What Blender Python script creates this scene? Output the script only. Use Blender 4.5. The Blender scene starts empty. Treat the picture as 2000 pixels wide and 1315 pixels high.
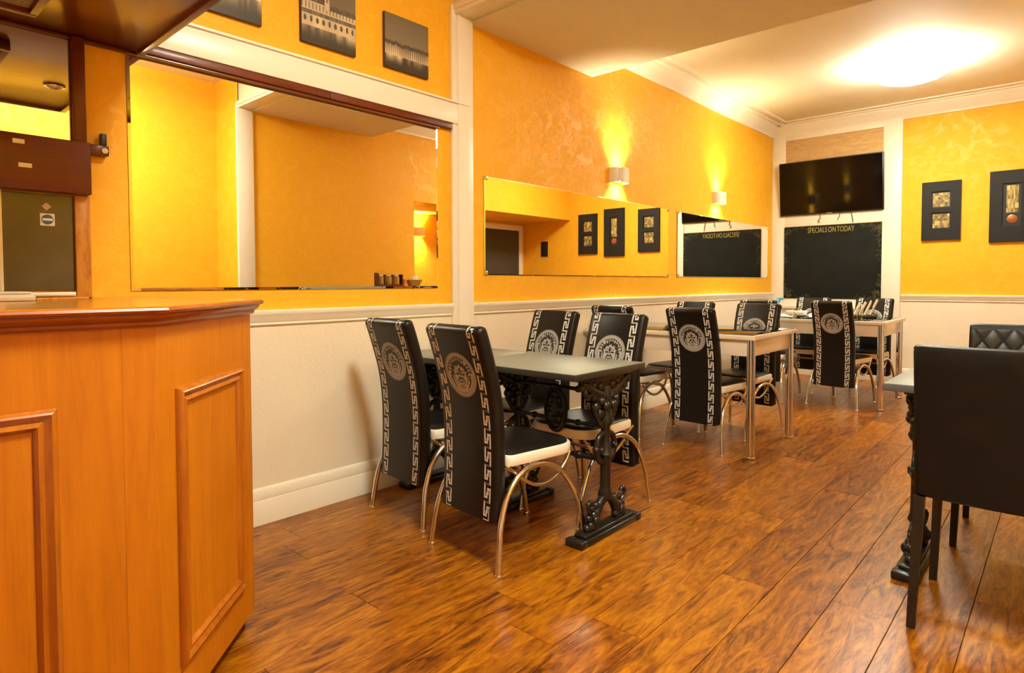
import bpy, bmesh, math, random
from mathutils import Vector, Matrix
R = math.radians
random.seed(7)
SC = bpy.context.scene
COL = SC.collection

# ------------------------------------------------------------------ camera, world, exposure
CAM_F, CAM_CX, CAM_CY = 1207.83, 998.3, 593.72
CAM_H, CAM_PITCH, CAM_ROLL, CAM_YAW = 1.18, R(1.9166), R(-0.1469), R(-42.125)
cd = bpy.data.cameras.new('camera'); cam = bpy.data.objects.new('camera', cd); COL.objects.link(cam)
cd.sensor_fit = 'HORIZONTAL'; cd.sensor_width = 36.0
cd.lens = CAM_F / 2000 * 36.0
cd.shift_x = (1000 - CAM_CX) / 2000; cd.shift_y = (CAM_CY - 657.5) / 2000
cd.clip_start = 0.02
fw = Vector((math.sin(CAM_YAW) * math.cos(CAM_PITCH), math.cos(CAM_YAW) * math.cos(CAM_PITCH), -math.sin(CAM_PITCH)))
rt = fw.cross(Vector((0, 0, 1))).normalized(); up = rt.cross(fw)
r2 = rt * math.cos(CAM_ROLL) + up * math.sin(CAM_ROLL); u2 = up * math.cos(CAM_ROLL) - rt * math.sin(CAM_ROLL)
cam.matrix_world = Matrix(((r2.x, u2.x, -fw.x, 0), (r2.y, u2.y, -fw.y, 0), (r2.z, u2.z, -fw.z, CAM_H), (0, 0, 0, 1)))
SC.camera = cam
w = bpy.data.worlds.new('world'); SC.world = w; w.use_nodes = True
w.node_tree.nodes['Background'].inputs[0].default_value = (1, .8, .55, 1)
w.node_tree.nodes['Background'].inputs[1].default_value = 0.0
SC.view_settings.view_transform = 'Standard'; SC.view_settings.look = 'None'
SC.view_settings.gamma = 1.0; SC.view_settings.use_curve_mapping = False
SC.view_settings.exposure = 0.60
WARM = (.95, .98, .86)
LAMP_REAR, LAMP_FRONT, SCONCE_W, SCONCE_GLOW = 60.0, 86.0, 5.2, 12.0

# ------------------------------------------------------------------ materials
def newmat(name):
    m = bpy.data.materials.new(name); m.use_nodes = True
    return m, m.node_tree.nodes, m.node_tree.links, m.node_tree.nodes['Principled BSDF']
def mat(name, col, rough=.5, metal=0, spec=.5, bump=0, bscale=200, var=0, vscale=6, coat=0, emit=None, estr=0):
    m, N, L, b = newmat(name)
    b.inputs['Base Color'].default_value = (*col, 1); b.inputs['Roughness'].default_value = rough
    b.inputs['Metallic'].default_value = metal; b.inputs['Specular IOR Level'].default_value = spec
    b.inputs['Coat Weight'].default_value = coat
    if coat: b.inputs['Coat Roughness'].default_value = .12
    if emit: b.inputs['Emission Color'].default_value = (*emit, 1); b.inputs['Emission Strength'].default_value = estr
    tc = N.new('ShaderNodeTexCoord')
    if bump:
        n = N.new('ShaderNodeTexNoise'); n.inputs['Scale'].default_value = bscale; n.inputs['Detail'].default_value = 3
        L.new(tc.outputs['Object'], n.inputs['Vector'])
        bp = N.new('ShaderNodeBump'); bp.inputs['Strength'].default_value = bump; bp.inputs['Distance'].default_value = .004
        L.new(n.outputs['Fac'], bp.inputs['Height']); L.new(bp.outputs['Normal'], b.inputs['Normal'])
    if var:
        n = N.new('ShaderNodeTexNoise'); n.inputs['Scale'].default_value = vscale; n.inputs['Detail'].default_value = 5
        L.new(tc.outputs['Object'], n.inputs['Vector'])
        mx = N.new('ShaderNodeMix'); mx.data_type = 'RGBA'
        mx.inputs[6].default_value = (*[c * (1 - var) for c in col], 1); mx.inputs[7].default_value = (*[min(1, c * (1 + var)) for c in col], 1)
        L.new(n.outputs['Fac'], mx.inputs[0]); L.new(mx.outputs[2], b.inputs['Base Color'])
    return m
def wood(name, cols, stretch=(1, 1, 1), scale=6, rough=.35, coat=0, contrast=.25, dist=1.5, objrand=False, bump=.05, spec=.35):
    """grain runs along the axis whose stretch is small"""
    m, N, L, b = newmat(name)
    tc = N.new('ShaderNodeTexCoord'); mp = N.new('ShaderNodeMapping'); mp.inputs['Scale'].default_value = stretch
    L.new(tc.outputs['Object'], mp.inputs['Vector'])
    if objrand:
        oi = N.new('ShaderNodeObjectInfo'); ml = N.new('ShaderNodeVectorMath'); ml.operation = 'SCALE'; ml.inputs[0].default_value = (31, 57, 11)
        L.new(oi.outputs['Random'], ml.inputs['Scale']); L.new(ml.outputs[0], mp.inputs['Location'])
    n1 = N.new('ShaderNodeTexNoise'); n1.inputs['Scale'].default_value = scale; n1.inputs['Detail'].default_value = 6
    n1.inputs['Roughness'].default_value = .62; n1.inputs['Distortion'].default_value = dist
    n2 = N.new('ShaderNodeTexNoise'); n2.inputs['Scale'].default_value = scale * 9; n2.inputs['Detail'].default_value = 3
    L.new(mp.outputs[0], n1.inputs['Vector']); L.new(mp.outputs[0], n2.inputs['Vector'])
    ad = N.new('ShaderNodeMath'); ad.operation = 'MULTIPLY_ADD'; ad.inputs[1].default_value = .3
    L.new(n2.outputs['Fac'], ad.inputs[0]); L.new(n1.outputs['Fac'], ad.inputs[2])
    fac = ad.outputs[0]
    if objrand:
        a2 = N.new('ShaderNodeMath'); a2.operation = 'MULTIPLY_ADD'; a2.inputs[1].default_value = .14
        L.new(oi.outputs['Random'], a2.inputs[0]); L.new(fac, a2.inputs[2]); fac = a2.outputs[0]
    cr = N.new('ShaderNodeValToRGB'); c0 = .65 - contrast + (.07 if objrand else 0); c1 = .65 + contrast + (.07 if objrand else 0)
    cr.color_ramp.elements[0].position = c0; cr.color_ramp.elements[0].color = (*cols[0], 1)
    cr.color_ramp.elements[1].position = c1; cr.color_ramp.elements[1].color = (*cols[-1], 1)
    for i, c in enumerate(cols[1:-1]):
        e = cr.color_ramp.elements.new(c0 + (c1 - c0) * (i + 1) / (len(cols) - 1)); e.color = (*c, 1)
    L.new(fac, cr.inputs[0]); L.new(cr.outputs[0], b.inputs['Base Color'])
    b.inputs['Roughness'].default_value = rough; b.inputs['Coat Weight'].default_value = coat; b.inputs['Coat Roughness'].default_value = .15
    b.inputs['Specular IOR Level'].default_value = spec
    bp = N.new('ShaderNodeBump'); bp.inputs['Strength'].default_value = bump; bp.inputs['Distance'].default_value = .003
    L.new(n2.outputs['Fac'], bp.inputs['Height']); L.new(bp.outputs['Normal'], b.inputs['Normal'])
    return m
def wallpaper(name):
    m, N, L, b = newmat(name)
    tc = N.new('ShaderNodeTexCoord')
    v = N.new('ShaderNodeTexVoronoi'); v.feature = 'SMOOTH_F1'; v.inputs['Scale'].default_value = 4.2; v.inputs['Randomness'].default_value = .35
    n0 = N.new('ShaderNodeTexNoise'); n0.inputs['Scale'].default_value = 9; n0.inputs['Detail'].default_value = 4; n0.inputs['Distortion'].default_value = 2.2
    ad = N.new('ShaderNodeVectorMath'); ad.operation = 'ADD'; sc = N.new('ShaderNodeVectorMath'); sc.operation = 'SCALE'; sc.inputs['Scale'].default_value = .22
    L.new(tc.outputs['Object'], n0.inputs['Vector']); L.new(n0.outputs['Color'], sc.inputs[0]); L.new(sc.outputs[0], ad.inputs[0]); L.new(tc.outputs['Object'], ad.inputs[1])
    L.new(ad.outputs[0], v.inputs['Vector'])
    wv = N.new('ShaderNodeMath'); wv.operation = 'SINE'; mu = N.new('ShaderNodeMath'); mu.operation = 'MULTIPLY'; mu.inputs[1].default_value = 34
    L.new(v.outputs['Distance'], mu.inputs[0]); L.new(mu.outputs[0], wv.inputs[0])
    cr = N.new('ShaderNodeValToRGB'); cr.color_ramp.elements[0].position = .35; cr.color_ramp.elements[1].position = .7
    L.new(wv.outputs[0], cr.inputs[0])
    mx = N.new('ShaderNodeMix'); mx.data_type = 'RGBA'
    mx.inputs[6].default_value = (.88, .445, .018, 1); mx.inputs[7].default_value = (.90, .475, .026, 1)
    L.new(cr.outputs[0], mx.inputs[0]); L.new(mx.outputs[2], b.inputs['Base Color'])
    mr = N.new('ShaderNodeMapRange'); mr.inputs[3].default_value = .64; mr.inputs[4].default_value = .46
    L.new(cr.outputs[0], mr.inputs[0]); L.new(mr.outputs[0], b.inputs['Roughness'])
    b.inputs['Specular IOR Level'].default_value = .3
    bp = N.new('ShaderNodeBump'); bp.inputs['Strength'].default_value = .12; bp.inputs['Distance'].default_value = .002
    L.new(cr.outputs[0], bp.inputs['Height']); L.new(bp.outputs['Normal'], b.inputs['Normal'])
    return m
def printmat(name, rough=.5):
    m, N, L, b = newmat(name)
    a = N.new('ShaderNodeAttribute'); a.attribute_name = 'Col'; L.new(a.outputs['Color'], b.inputs['Base Color'])
    b.inputs['Roughness'].default_value = rough
    return m
M = dict(
    paper=wallpaper('wallpaper_gold'),
    cream=mat('cream_embossed', (.84, .75, .58), .6, bump=.5, bscale=45, var=.05, vscale=3),
    white=mat('white_gloss_paint', (.90, .83, .68), .32, var=.03, vscale=4),
    ceil=mat('ceiling_artex', (.83, .76, .58), .7, bump=.6, bscale=120, var=.06, vscale=90),
    beige=wood('beige_board', [(.42, .25, .09), (.58, .37, .15), (.66, .45, .2)], (6, 6, 30), 1.2, .6),
    plank=wood('laminate_plank', [(.055, .013, .0005), (.20, .055, .001), (.33, .108, .002), (.46, .18, .004)], (10, 1.5, 10), 1.9, .32, coat=.10, contrast=.20, dist=2.4, objrand=True),
    gap=mat('floor_joint', (.06, .025, .008), .6),
    oak=wood('oak_veneer', [(.40, .120, .002), (.49, .16, .003), (.56, .195, .005)], (9, 9, .7), 2.2, .42, coat=.05, contrast=.3),
    oaktop=wood('oak_worktop', [(.46, .165, .006), (.60, .235, .012), (.68, .29, .02)], (9, .8, 9), 2.2, .22, coat=.4, contrast=.3),
    oakdark=wood('oak_moulding', [(.26, .065, .003), (.38, .11, .005), (.47, .15, .008)], (9, 9, .9), 2.6, .25, coat=.4, contrast=.3),
    oakred=wood('red_oak_edge', [(.20, .036, .002), (.30, .065, .003), (.38, .095, .005)], (9, .9, 9), 2.6, .28, coat=.3, contrast=.3),
    canopy=wood('varnished_mahogany', [(.11, .026, .006), (.16, .042, .009), (.21, .06, .013)], (9, 1, 9), 1.6, .28, coat=.4, contrast=.3),
    darkred=wood('dark_mahogany', [(.080, .012, .002), (.12, .019, .003), (.155, .027, .004)], (9, 1, 9), 1.6, .4, coat=.15, contrast=.3),
    pine=wood('knotty_pine', [(.30, .10, .01), (.55, .23, .03), (.62, .30, .05)], (8, 8, 1.4), 3, .4, contrast=.25),
    leather=mat('black_leather', (.009, .007, .006), .40, spec=.28, bump=.12, bscale=260),
    leather2=mat('black_chair_leather', (.008, .007, .006), .46, spec=.22, bump=.10, bscale=300),
    quilt=mat('quilted_grey_leather', (.045, .042, .038), .42, bump=.1, bscale=260),
    silver=mat('silver_print', (.46, .45, .42), .55),
    band=mat('white_band_print', (.74, .71, .65), .5),
    print_black=mat('black_print', (.02, .017, .015), .5),
    white_vinyl=mat('white_vinyl', (.86, .80, .68), .4),
    chrome=mat('chrome', (.78, .79, .80), .13, metal=1),
    iron=mat('cast_iron_black', (.012, .011, .010), .3, bump=.1, bscale=90),
    slate=mat('slate_laminate', (.22, .235, .20), .45, var=.12, vscale=14),
    slate_edge=mat('slate_edge', (.028, .026, .022), .4),
    grey_edge=mat('grey_edge', (.09, .09, .085), .45),
    gloss_white=mat('white_lacquer', (.86, .79, .64), .22, coat=.3),
    black_glass=mat('black_glass', (.012, .010, .009), .06),
    mirror=mat('mirror_glass', (.93, .90, .84), .008, metal=1),
    mirror_edge=mat('mirror_edge', (.30, .27, .2), .3, metal=.6),
    screen=mat('tv_screen', (.003, .002, .002), .07, spec=.18),
    plastic=mat('black_plastic', (.012, .012, .012), .4),
    frame_black=mat('charcoal_frame', (.012, .011, .011), .6, spec=.3),
    chalk=mat('chalkboard', (.011, .012, .010), .85, spec=.2, var=.55, vscale=5),
    chalk_ink=mat('yellow_chalk', (.34, .30, .07), .9),
    chalk_green=mat('green_chalk', (.11, .10, .035), .9, var=.5, vscale=60),
    door=mat('dark_grey_door', (.055, .052, .042), .5),
    dark_glass=mat('smoked_glass', (.075, .062, .036), .22, var=.45, vscale=7),
    grey_cloth=mat('grey_tray', (.50, .40, .28), .6),
    paper_white=mat('white_paper', (.83, .80, .72), .6),
    blue=mat('blue_ink', (.05, .13, .32), .5),
    cyan=mat('blue_plastic', (.10, .42, .72), .35),
    diff_off=mat('speckled_diffuser', (.40, .40, .30), .5, var=.5, vscale=70),
    tube=mat('white_tube', (.9, .86, .7), .3),
    lamp_rear=mat('lamp_glass_rear', (.9, .85, .7), .4, emit=WARM, estr=LAMP_REAR),
    lamp_front=mat('lamp_glass_front', (.9, .85, .7), .4, emit=WARM, estr=LAMP_FRONT),
    sconce=mat('white_sconce_metal', (.85, .78, .66), .4),
    sconce_lit=mat('sconce_lens', (1, .85, .5), .4, emit=(1.0, .92, .66), estr=SCONCE_GLOW),
    prints=printmat('printed_canvas', .45),
    canvas_edge=mat('canvas_edge', (.06, .02, .008), .6),
    cloth=mat('napkin_cloth', (.72, .60, .40), .8),
    bottle=mat('brown_glass', (.09, .035, .01), .12),
    terracotta=mat('orange_cup', (.75, .33, .09), .5),
    basket=mat('brass_basket', (.42, .27, .07), .45),
)
gm, N_, L_, b_ = newmat('clear_glass'); b_.inputs['Transmission Weight'].default_value = 1; b_.inputs['Roughness'].default_value = .02
b_.inputs['Base Color'].default_value = (.95, .93, .88, 1); M['glass'] = gm

# ------------------------------------------------------------------ mesh helpers
def BM(): return bmesh.new()
def box(bm, x0, x1, y0, y1, z0, z1, bev=0, seg=2):
    r = bmesh.ops.create_cube(bm, size=1)
    vs = r['verts']
    bmesh.ops.scale(bm, vec=(abs(x1 - x0), abs(y1 - y0), abs(z1 - z0)), verts=vs)
    bmesh.ops.translate(bm, vec=((x0 + x1) / 2, (y0 + y1) / 2, (z0 + z1) / 2), verts=vs)
    if bev:
        es = list({e for v in vs for e in v.link_edges})
        bmesh.ops.bevel(bm, geom=es, offset=bev, segments=seg, profile=.5, affect='EDGES')
def catmull(pts, n=6, closed=False):
    P = [Vector(p) for p in pts]; out = []; m = len(P)
    rng = range(m) if closed else range(m - 1)
    for i in rng:
        if closed: a, b, c, d = P[(i - 1) % m], P[i], P[(i + 1) % m], P[(i + 2) % m]
        else: a, b, c, d = P[max(i - 1, 0)], P[i], P[i + 1], P[min(i + 2, m - 1)]
        for k in range(n):
            t = k / n
            out.append(.5 * ((2 * b) + (c - a) * t + (2 * a - 5 * b + 4 * c - d) * t * t + (3 * b - a - 3 * c + d) * t ** 3))
    if not closed: out.append(P[-1])
    return out
def tube(bm, pts, r, n=10, closed=False):
    P = [Vector(p) for p in pts]; m = len(P); rings = []
    rr = r if isinstance(r, (list, tuple)) else [r] * m
    prev = None
    for i in range(m):
        if closed: t = (P[(i + 1) % m] - P[i - 1])
        else: t = P[min(i + 1, m - 1)] - P[max(i - 1, 0)]
        t.normalize()
        if prev is None:
            a = Vector((0, 0, 1)) if abs(t.z) < .9 else Vector((1, 0, 0)); u = t.cross(a).normalized()
        else: u = (prev - t * prev.dot(t)).normalized()
        prev = u; v = t.cross(u)
        rings.append([bm.verts.new(P[i] + (u * math.cos(2 * math.pi * k / n) + v * math.sin(2 * math.pi * k / n)) * rr[i]) for k in range(n)])
    for i in range(m if closed else m - 1):
        A, B = rings[i], rings[(i + 1) % m]
        for k in range(n): bm.faces.new((A[k], A[(k + 1) % n], B[(k + 1) % n], B[k]))
    if not closed: bm.faces.new(rings[0][::-1]); bm.faces.new(rings[-1])
def lathe(bm, prof, n=24, c=(0, 0, 0), cap=True):
    rings = [[bm.verts.new((c[0] + r * math.cos(2 * math.pi * k / n), c[1] + r * math.sin(2 * math.pi * k / n), c[2] + z)) for k in range(n)] for r, z in prof]
    for A, B in zip(rings, rings[1:]):
        for k in range(n): bm.faces.new((A[k], A[(k + 1) % n], B[(k + 1) % n], B[k]))
    if cap: bm.faces.new(rings[0][::-1]); bm.faces.new(rings[-1])
def ball(bm, c, r, s=(1, 1, 1), u=10, v=7):
    q = bmesh.ops.create_uvsphere(bm, u_segments=u, v_segments=v, radius=r)['verts']
    bmesh.ops.scale(bm, vec=s, verts=q); bmesh.ops.translate(bm, vec=c, verts=q)
def prism(bm, poly, z0, z1):
    a = [bm.verts.new((x, y, z0)) for x, y in poly]; b = [bm.verts.new((x, y, z1)) for x, y in poly]
    n = len(poly); bm.faces.new(a[::-1]); bm.faces.new(b)
    for i in range(n): bm.faces.new((a[i], a[(i + 1) % n], b[(i + 1) % n], b[i]))
def extr(bm, prof, p0, p1, side, upv=(0, 0, 1)):
    """profile (d, h): d along `side`, h along up, swept from p0 to p1"""
    s, q = Vector(side), Vector(upv); rows = []
    for p in (p0, p1): rows.append([bm.verts.new(Vector(p) + s * d + q * h) for d, h in prof])
    n = len(prof)
    for i in range(n): bm.faces.new((rows[0][i], rows[0][(i + 1) % n], rows[1][(i + 1) % n], rows[1][i]))
    bm.faces.new(rows[0][::-1]); bm.faces.new(rows[1])
def finish(bm, name, m, smooth=True, angle=40):
    bmesh.ops.recalc_face_normals(bm, faces=bm.faces[:])
    me = bpy.data.meshes.new(name); bm.to_mesh(me); bm.free()
    for x in (m if isinstance(m, (list, tuple)) else [m]): me.materials.append(M[x] if isinstance(x, str) else x)
    if smooth:
        me.polygons.foreach_set('use_smooth', [True] * len(me.polygons))
        me.set_sharp_from_angle(angle=R(angle))
    return me
def put(name, me, parent=None, loc=(0, 0, 0), rot=(0, 0, 0), label=None, cat=None, group=None, kind=None):
    o = bpy.data.objects.new(name, me); COL.objects.link(o)
    if parent: o.parent = parent
    o.location = loc; o.rotation_euler = rot
    if label: o['label'] = label
    if cat: o['category'] = cat
    if group: o['group'] = group
    if kind: o['kind'] = kind
    return o
def obj(name, bm, m, parent=None, smooth=True, **k): return put(name, finish(bm, name, m, smooth), parent, **k)
def thing(name, label, cat, loc=(0, 0, 0), rz=0, group=None): return put(name, None, None, loc, (0, 0, rz), label, cat, group)
def boxobj(name, b, m, parent=None, bev=0, **k):
    bm = BM(); box(bm, *b, bev=bev); return obj(name, bm, m, parent, **k)
def quadprint(name, w, h, nx, ny, fn, parent, loc, rot):
    """flat print: a grid of cells, one colour per cell"""
    bm = BM(); V = [[bm.verts.new((w * (i / nx - .5), 0, h * (j / ny - .5))) for i in range(nx + 1)] for j in range(ny + 1)]
    for j in range(ny):
        for i in range(nx): bm.faces.new((V[j][i], V[j][i + 1], V[j + 1][i + 1], V[j + 1][i]))
    me = bpy.data.meshes.new(name); bm.to_mesh(me); bm.free(); me.materials.append(M['prints'])
    ca = me.color_attributes.new('Col', 'FLOAT_COLOR', 'CORNER'); k = 0
    for j in range(ny):
        for i in range(nx):
            c = fn((i + .5) / nx, (j + .5) / ny)
            for _ in range(4): ca.data[k].color = (*c, 1); k += 1
    return put(name, me, parent, loc, rot)

# ------------------------------------------------------------------ the setting
XL, YB, ZC = -2.9315, 8.39, 3.21
XR = .40; XN = .12; XRF = .62; XREC = 1.43; YF = -1.7
DADO, DADOB = 1.05, .975
def wallmesh(name, quads, mats, **k):
    """quads: list of (4 corners, material index); each becomes a face of one wall, backed by thickness behind"""
    bm = BM()
    for q, mi in quads:
        f = bm.faces.new([bm.verts.new(p) for p in q]); f.material_index = mi
    me = bpy.data.meshes.new(name); bm.to_mesh(me); bm.free()
    for x in mats: me.materials.append(M[x])
    return put(name, me, kind='structure', **k)
def vx(x, y0, y1, z0, z1): return [(x, y0, z0), (x, y1, z0), (x, y1, z1), (x, y0, z1)]
def vy(y, x0, x1, z0, z1): return [(x0, y, z0), (x1, y, z0), (x1, y, z1), (x0, y, z1)]
wallmesh('wall_left', [(vx(XL, YF, YB, 0, 1.0), 0), (vx(XL, YF, YB, 1.0, ZC), 1)], ['cream', 'paper'])
wallmesh('wall_back', [(vy(YB, XL, XREC, 0, 1.0), 0), (vy(YB, XL, XREC, 1.0, ZC), 1)], ['cream', 'paper'])
wallmesh('wall_right', [(vx(XRF, YF, 2.69, 0, 1.0), 0), (vx(XRF, YF, 2.69, 1.0, ZC), 1),
    (vy(2.69, .12, XRF, 0, 1.0), 0), (vy(2.69, .12, XRF, 1.0, ZC), 1), (vx(XN, 2.83, 4.24, 0, 1.0), 0), (vx(XN, 2.83, 4.24, 1.0, ZC), 1), (vy(4.24, XN, XR, 0, 1.0), 0), (vy(4.24, XN, XR, 1.0, ZC), 1),
    (vx(XR, 4.24, 5.06, 0, 1.0), 0), (vx(XR, 4.24, 5.06, 1.0, ZC), 1), (vx(XR, 5.06, YB, 2.23, ZC), 1),
    (vy(5.06, XR, XREC, 0, 1.0), 0), (vy(5.06, XR, XREC, 1.0, 2.23), 1), (vx(XREC, 5.06, YB, 0, 1.0), 0), (vx(XREC, 5.06, YB, 1.0, 2.23), 1),
    ([(XR, 5.06, 2.23), (XREC, 5.06, 2.23), (XREC, YB, 2.23), (XR, YB, 2.23)], 1)], ['cream', 'paper'])
wallmesh('wall_front', [(vy(YF, XL, XRF, 0, 1.0), 0), (vy(YF, XL, XRF, 1.0, ZC), 1)], ['cream', 'paper'])
wallmesh('ceiling', [([(XL, YF, ZC), (XREC, YF, ZC), (XREC, YB, ZC), (XL, YB, ZC)], 0)], ['ceil'])
boxobj('ceiling_soffit', (XL, XN, 2.83, 4.235, 2.86, ZC), 'ceil', kind='structure')

# floor: a dark bed with laminate planks laid along the room
fl = boxobj('floor', (XL, XREC, YF, YB, -.04, -.012), 'gap', kind='structure')
PW, PL = .1965, 1.383
pm = {}
def plankmesh(w, l):
    k = (round(w, 3), round(l, 3))
    if k not in pm:
        bm = BM(); g = .0009
        box(bm, g, w - g, g, l - g, -.012, 0, bev=.0012, seg=1); pm[k] = finish(bm, 'plank', 'plank', smooth=False)
    return pm[k]
offs = {0: 2.47 - .55, 1: 2.47, 2: 2.49 - .9, 3: 2.41, 4: 1.78}
ix = 0
for n in range(-9, 15):
    x1 = -.24 - PW * n; x0 = max(x1 - PW, XL); x1 = min(x1, XREC)
    if x1 - x0 < .02: continue
    o = offs.get(n, random.random() * PL); y = o - math.ceil((o - YF) / PL) * PL
    while y < YB:
        a, b = max(y, YF), min(y + PL, YB)
        vis = not (x0 > .64 and (b < 5.06))
        if b - a > .03 and vis: put('plank', plankmesh(x1 - x0, b - a), fl, (x0, a, 0))
        y += PL

# dado rails, baseboards, cornice, beam and posts
DP = [(0, 0), (.008, 0), (.012, .006), (.010, .014), (.016, .022), (.020, .040), (.028, .052), (.032, .060), (.032, .072), (.026, .077), (0, .077)]
SKP = [(0, 0), (.022, 0), (.022, .115), (.018, .122), (.020, .128), (.014, .150), (.012, .165), (.006, .175), (0, .178)]
def rail(name, prof, p0, p1, side, m='white'):
    bm = BM(); extr(bm, prof, p0, p1, side); return obj(name, bm, m, kind='structure')
rail('trim_1', DP, (XL, YF, DADOB), (XL, 2.665, DADOB), (1, 0, 0))
rail('trim_2', DP, (XL, 2.835, DADOB), (XL, YB - .03, DADOB), (1, 0, 0))
rail('trim_3', DP, (-1.46, YB, DADOB - .015), (XREC, YB, DADOB - .015), (0, -1, 0))
rail('trim_4', DP, (XN, 2.84, DADOB), (XN, 4.235, DADOB), (-1, 0, 0))
rail('baseboard_left', SKP, (XL, .9, 0), (XL, 2.665, 0), (1, 0, 0))
rail('baseboard_left_rear', SKP, (XL, 2.835, 0), (XL, YB - .03, 0), (1, 0, 0))
rail('baseboard_back', SKP, (-1.46, YB, 0), (XREC, YB, 0), (0, -1, 0))
CP = [(0, 0), (.016, 0), (.018, .022), (.030, .035), (.045, .070), (.075, .105), (.088, .118), (.092, .130), (.135, .130), (.135, .138), (.15, .150), (0, .150)]
CZ = ZC - .150
def cornice(name, p0, p1, side):
    bm = BM(); extr(bm, CP, p0, p1, side)
    extr(bm, [(.195, .138), (.225, .138), (.232, .150), (.188, .150)], p0, p1, side)
    return obj(name, bm, 'white', kind='structure')
cornice('trim_5', (XL, 4.24, CZ), (XL, YB, CZ), (1, 0, 0))
cornice('trim_6', (XL, YB, CZ), (XR, YB, CZ), (0, -1, 0))
cornice('trim_7', (XR, 4.25, CZ), (XR, YB, CZ), (-1, 0, 0))
# header beam over the opening with its two posts
bm = BM(); box(bm, XL, .135, 2.70, 2.83, 2.87, ZC, .004); box(bm, XL, .135, 2.675, 2.705, 2.895, 2.93, .006); box(bm, XL, .135, 2.685, 2.705, 2.87, 2.90, .004)
obj('trim_8', bm, 'white', kind='structure')
def post(name, xa, s):
    bm = BM(); x1 = xa + s * .045
    box(bm, min(xa, x1), max(xa, x1), 2.705, 2.832, 0, 2.872, .004)
    x2 = xa + s * .03; box(bm, min(xa, x2), max(xa, x2), 2.668, 2.706, 0, 2.93, .008)
    return obj(name, bm, 'white', kind='structure')
post('trim_9', XL, 1)
bm = BM(); box(bm, .10, .135, 2.67, 2.83, 0, 2.90, .005); obj('trim_10', bm, 'white', kind='structure')
# white shelf beam above the bar mirror, timber pelmet under it
bm = BM(); box(bm, XL, XL + .038, .90, 2.80, 2.187, 2.312, .003); box(bm, XL, XL + .05, .90, 2.80, 2.312, 2.326, .004)
obj('trim_11', bm, 'white', kind='structure')
pel = thing('timber_pelmet', 'long dark red timber strip under the white beam above the large mirror', 'pelmet', (XL, .86, 2.137))
bm = BM(); box(bm, .001, .034, .01, .933, .012, .049, .003); obj('board', bm, 'darkred', pel)
bm = BM(); box(bm, .001, .034, .937, 1.80, .012, .049, .003); obj('board', bm, 'darkred', pel)
bm = BM(); box(bm, .001, .022, .0, 1.70, 0, .013, .003); obj('bead', bm, 'canopy', pel)

# chimney breast on the back wall: white boards round a beige panel
yb = YB - .022
cb = put('trim_12', None, kind='structure')
def tb(name, b, m='white', bev=.003): return boxobj(name, b, m, cb, bev)
tb('stile', (XL, -2.77, yb, YB, 0, CZ)); tb('stile', (-1.662, -1.468, yb - .012, YB, 0, CZ))
tb('top_rail', (-2.77, -1.662, yb, YB, 3.003, CZ)); tb('middle_rail', (-2.77, -1.662, yb, YB, 1.895, 2.20))
tb('bottom_board', (-2.77, -1.662, yb, YB, 0, .975)); tb('panel', (-2.77, -1.662, YB - .008, YB, 2.2, 3.003), 'beige', 0)
tb('ledge', (-2.92, -1.545, yb - .045, yb, .845, .888), 'white', .008)
# door in the recess and its frame
dr = put('door_1', None, kind='structure')
boxobj('leaf', (XREC - .03, XREC - .001, 7.2, 8.22, 0, 2.10), 'door', dr, .004)
for b in ((XREC - .045, XREC, 8.22, 8.31, 0, 2.19), (XREC - .045, XREC, 7.11, 7.2, 0, 2.19), (XREC - .045, XREC, 7.2, 8.22, 2.10, 2.19)): boxobj('architrave', b, 'white', dr, .006)
bm = BM(); lathe(bm, [(.012, 0), (.012, .03), (.028, .04), (.03, .055), (.015, .068)], 14)
put('handle', finish(bm, 'handle', 'chrome'), dr, (XREC - .03, 7.3, 1.02), (0, R(-90), 0))

# ------------------------------------------------------------------ lamps
def dome(name, loc, r, m, label):
    t = thing(name, label, 'ceiling light', loc)
    bm = BM(); lathe(bm, [(r * .45, -.006), (r * .45, -.03), (r * .3, -.035), (.02, -.04), (.02, -.13)], 32); obj('ceiling_plate', bm, 'sconce', t)
    bm = BM(); lathe(bm, [(r, -.115), (r * .98, -.125), (r * .85, -.155), (r * .6, -.18), (r * .3, -.193), (.01, -.197)], 36); obj('glass_bowl', bm, m, t)
    return t
dome('ceiling_light', (-1.12, 6.72, ZC), .30, 'lamp_rear', 'glowing round ceiling light over the rear tables')
dome('ceiling_light', (-.45, 1.25, ZC), .28, 'lamp_front', 'round ceiling light over the front of the room by the bar')
def slot_light(name, parent, loc, rot, watts, spread):
    l = bpy.data.lights.new(name, 'AREA'); l.shape = 'RECTANGLE'; l.size = .07; l.size_y = .15; l.spread = R(spread)
    l.energy = watts; l.color = (1.0, .92, .62)
    o = bpy.data.objects.new(name, l); COL.objects.link(o); o.parent = parent; o.location = loc; o.rotation_euler = rot
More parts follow.
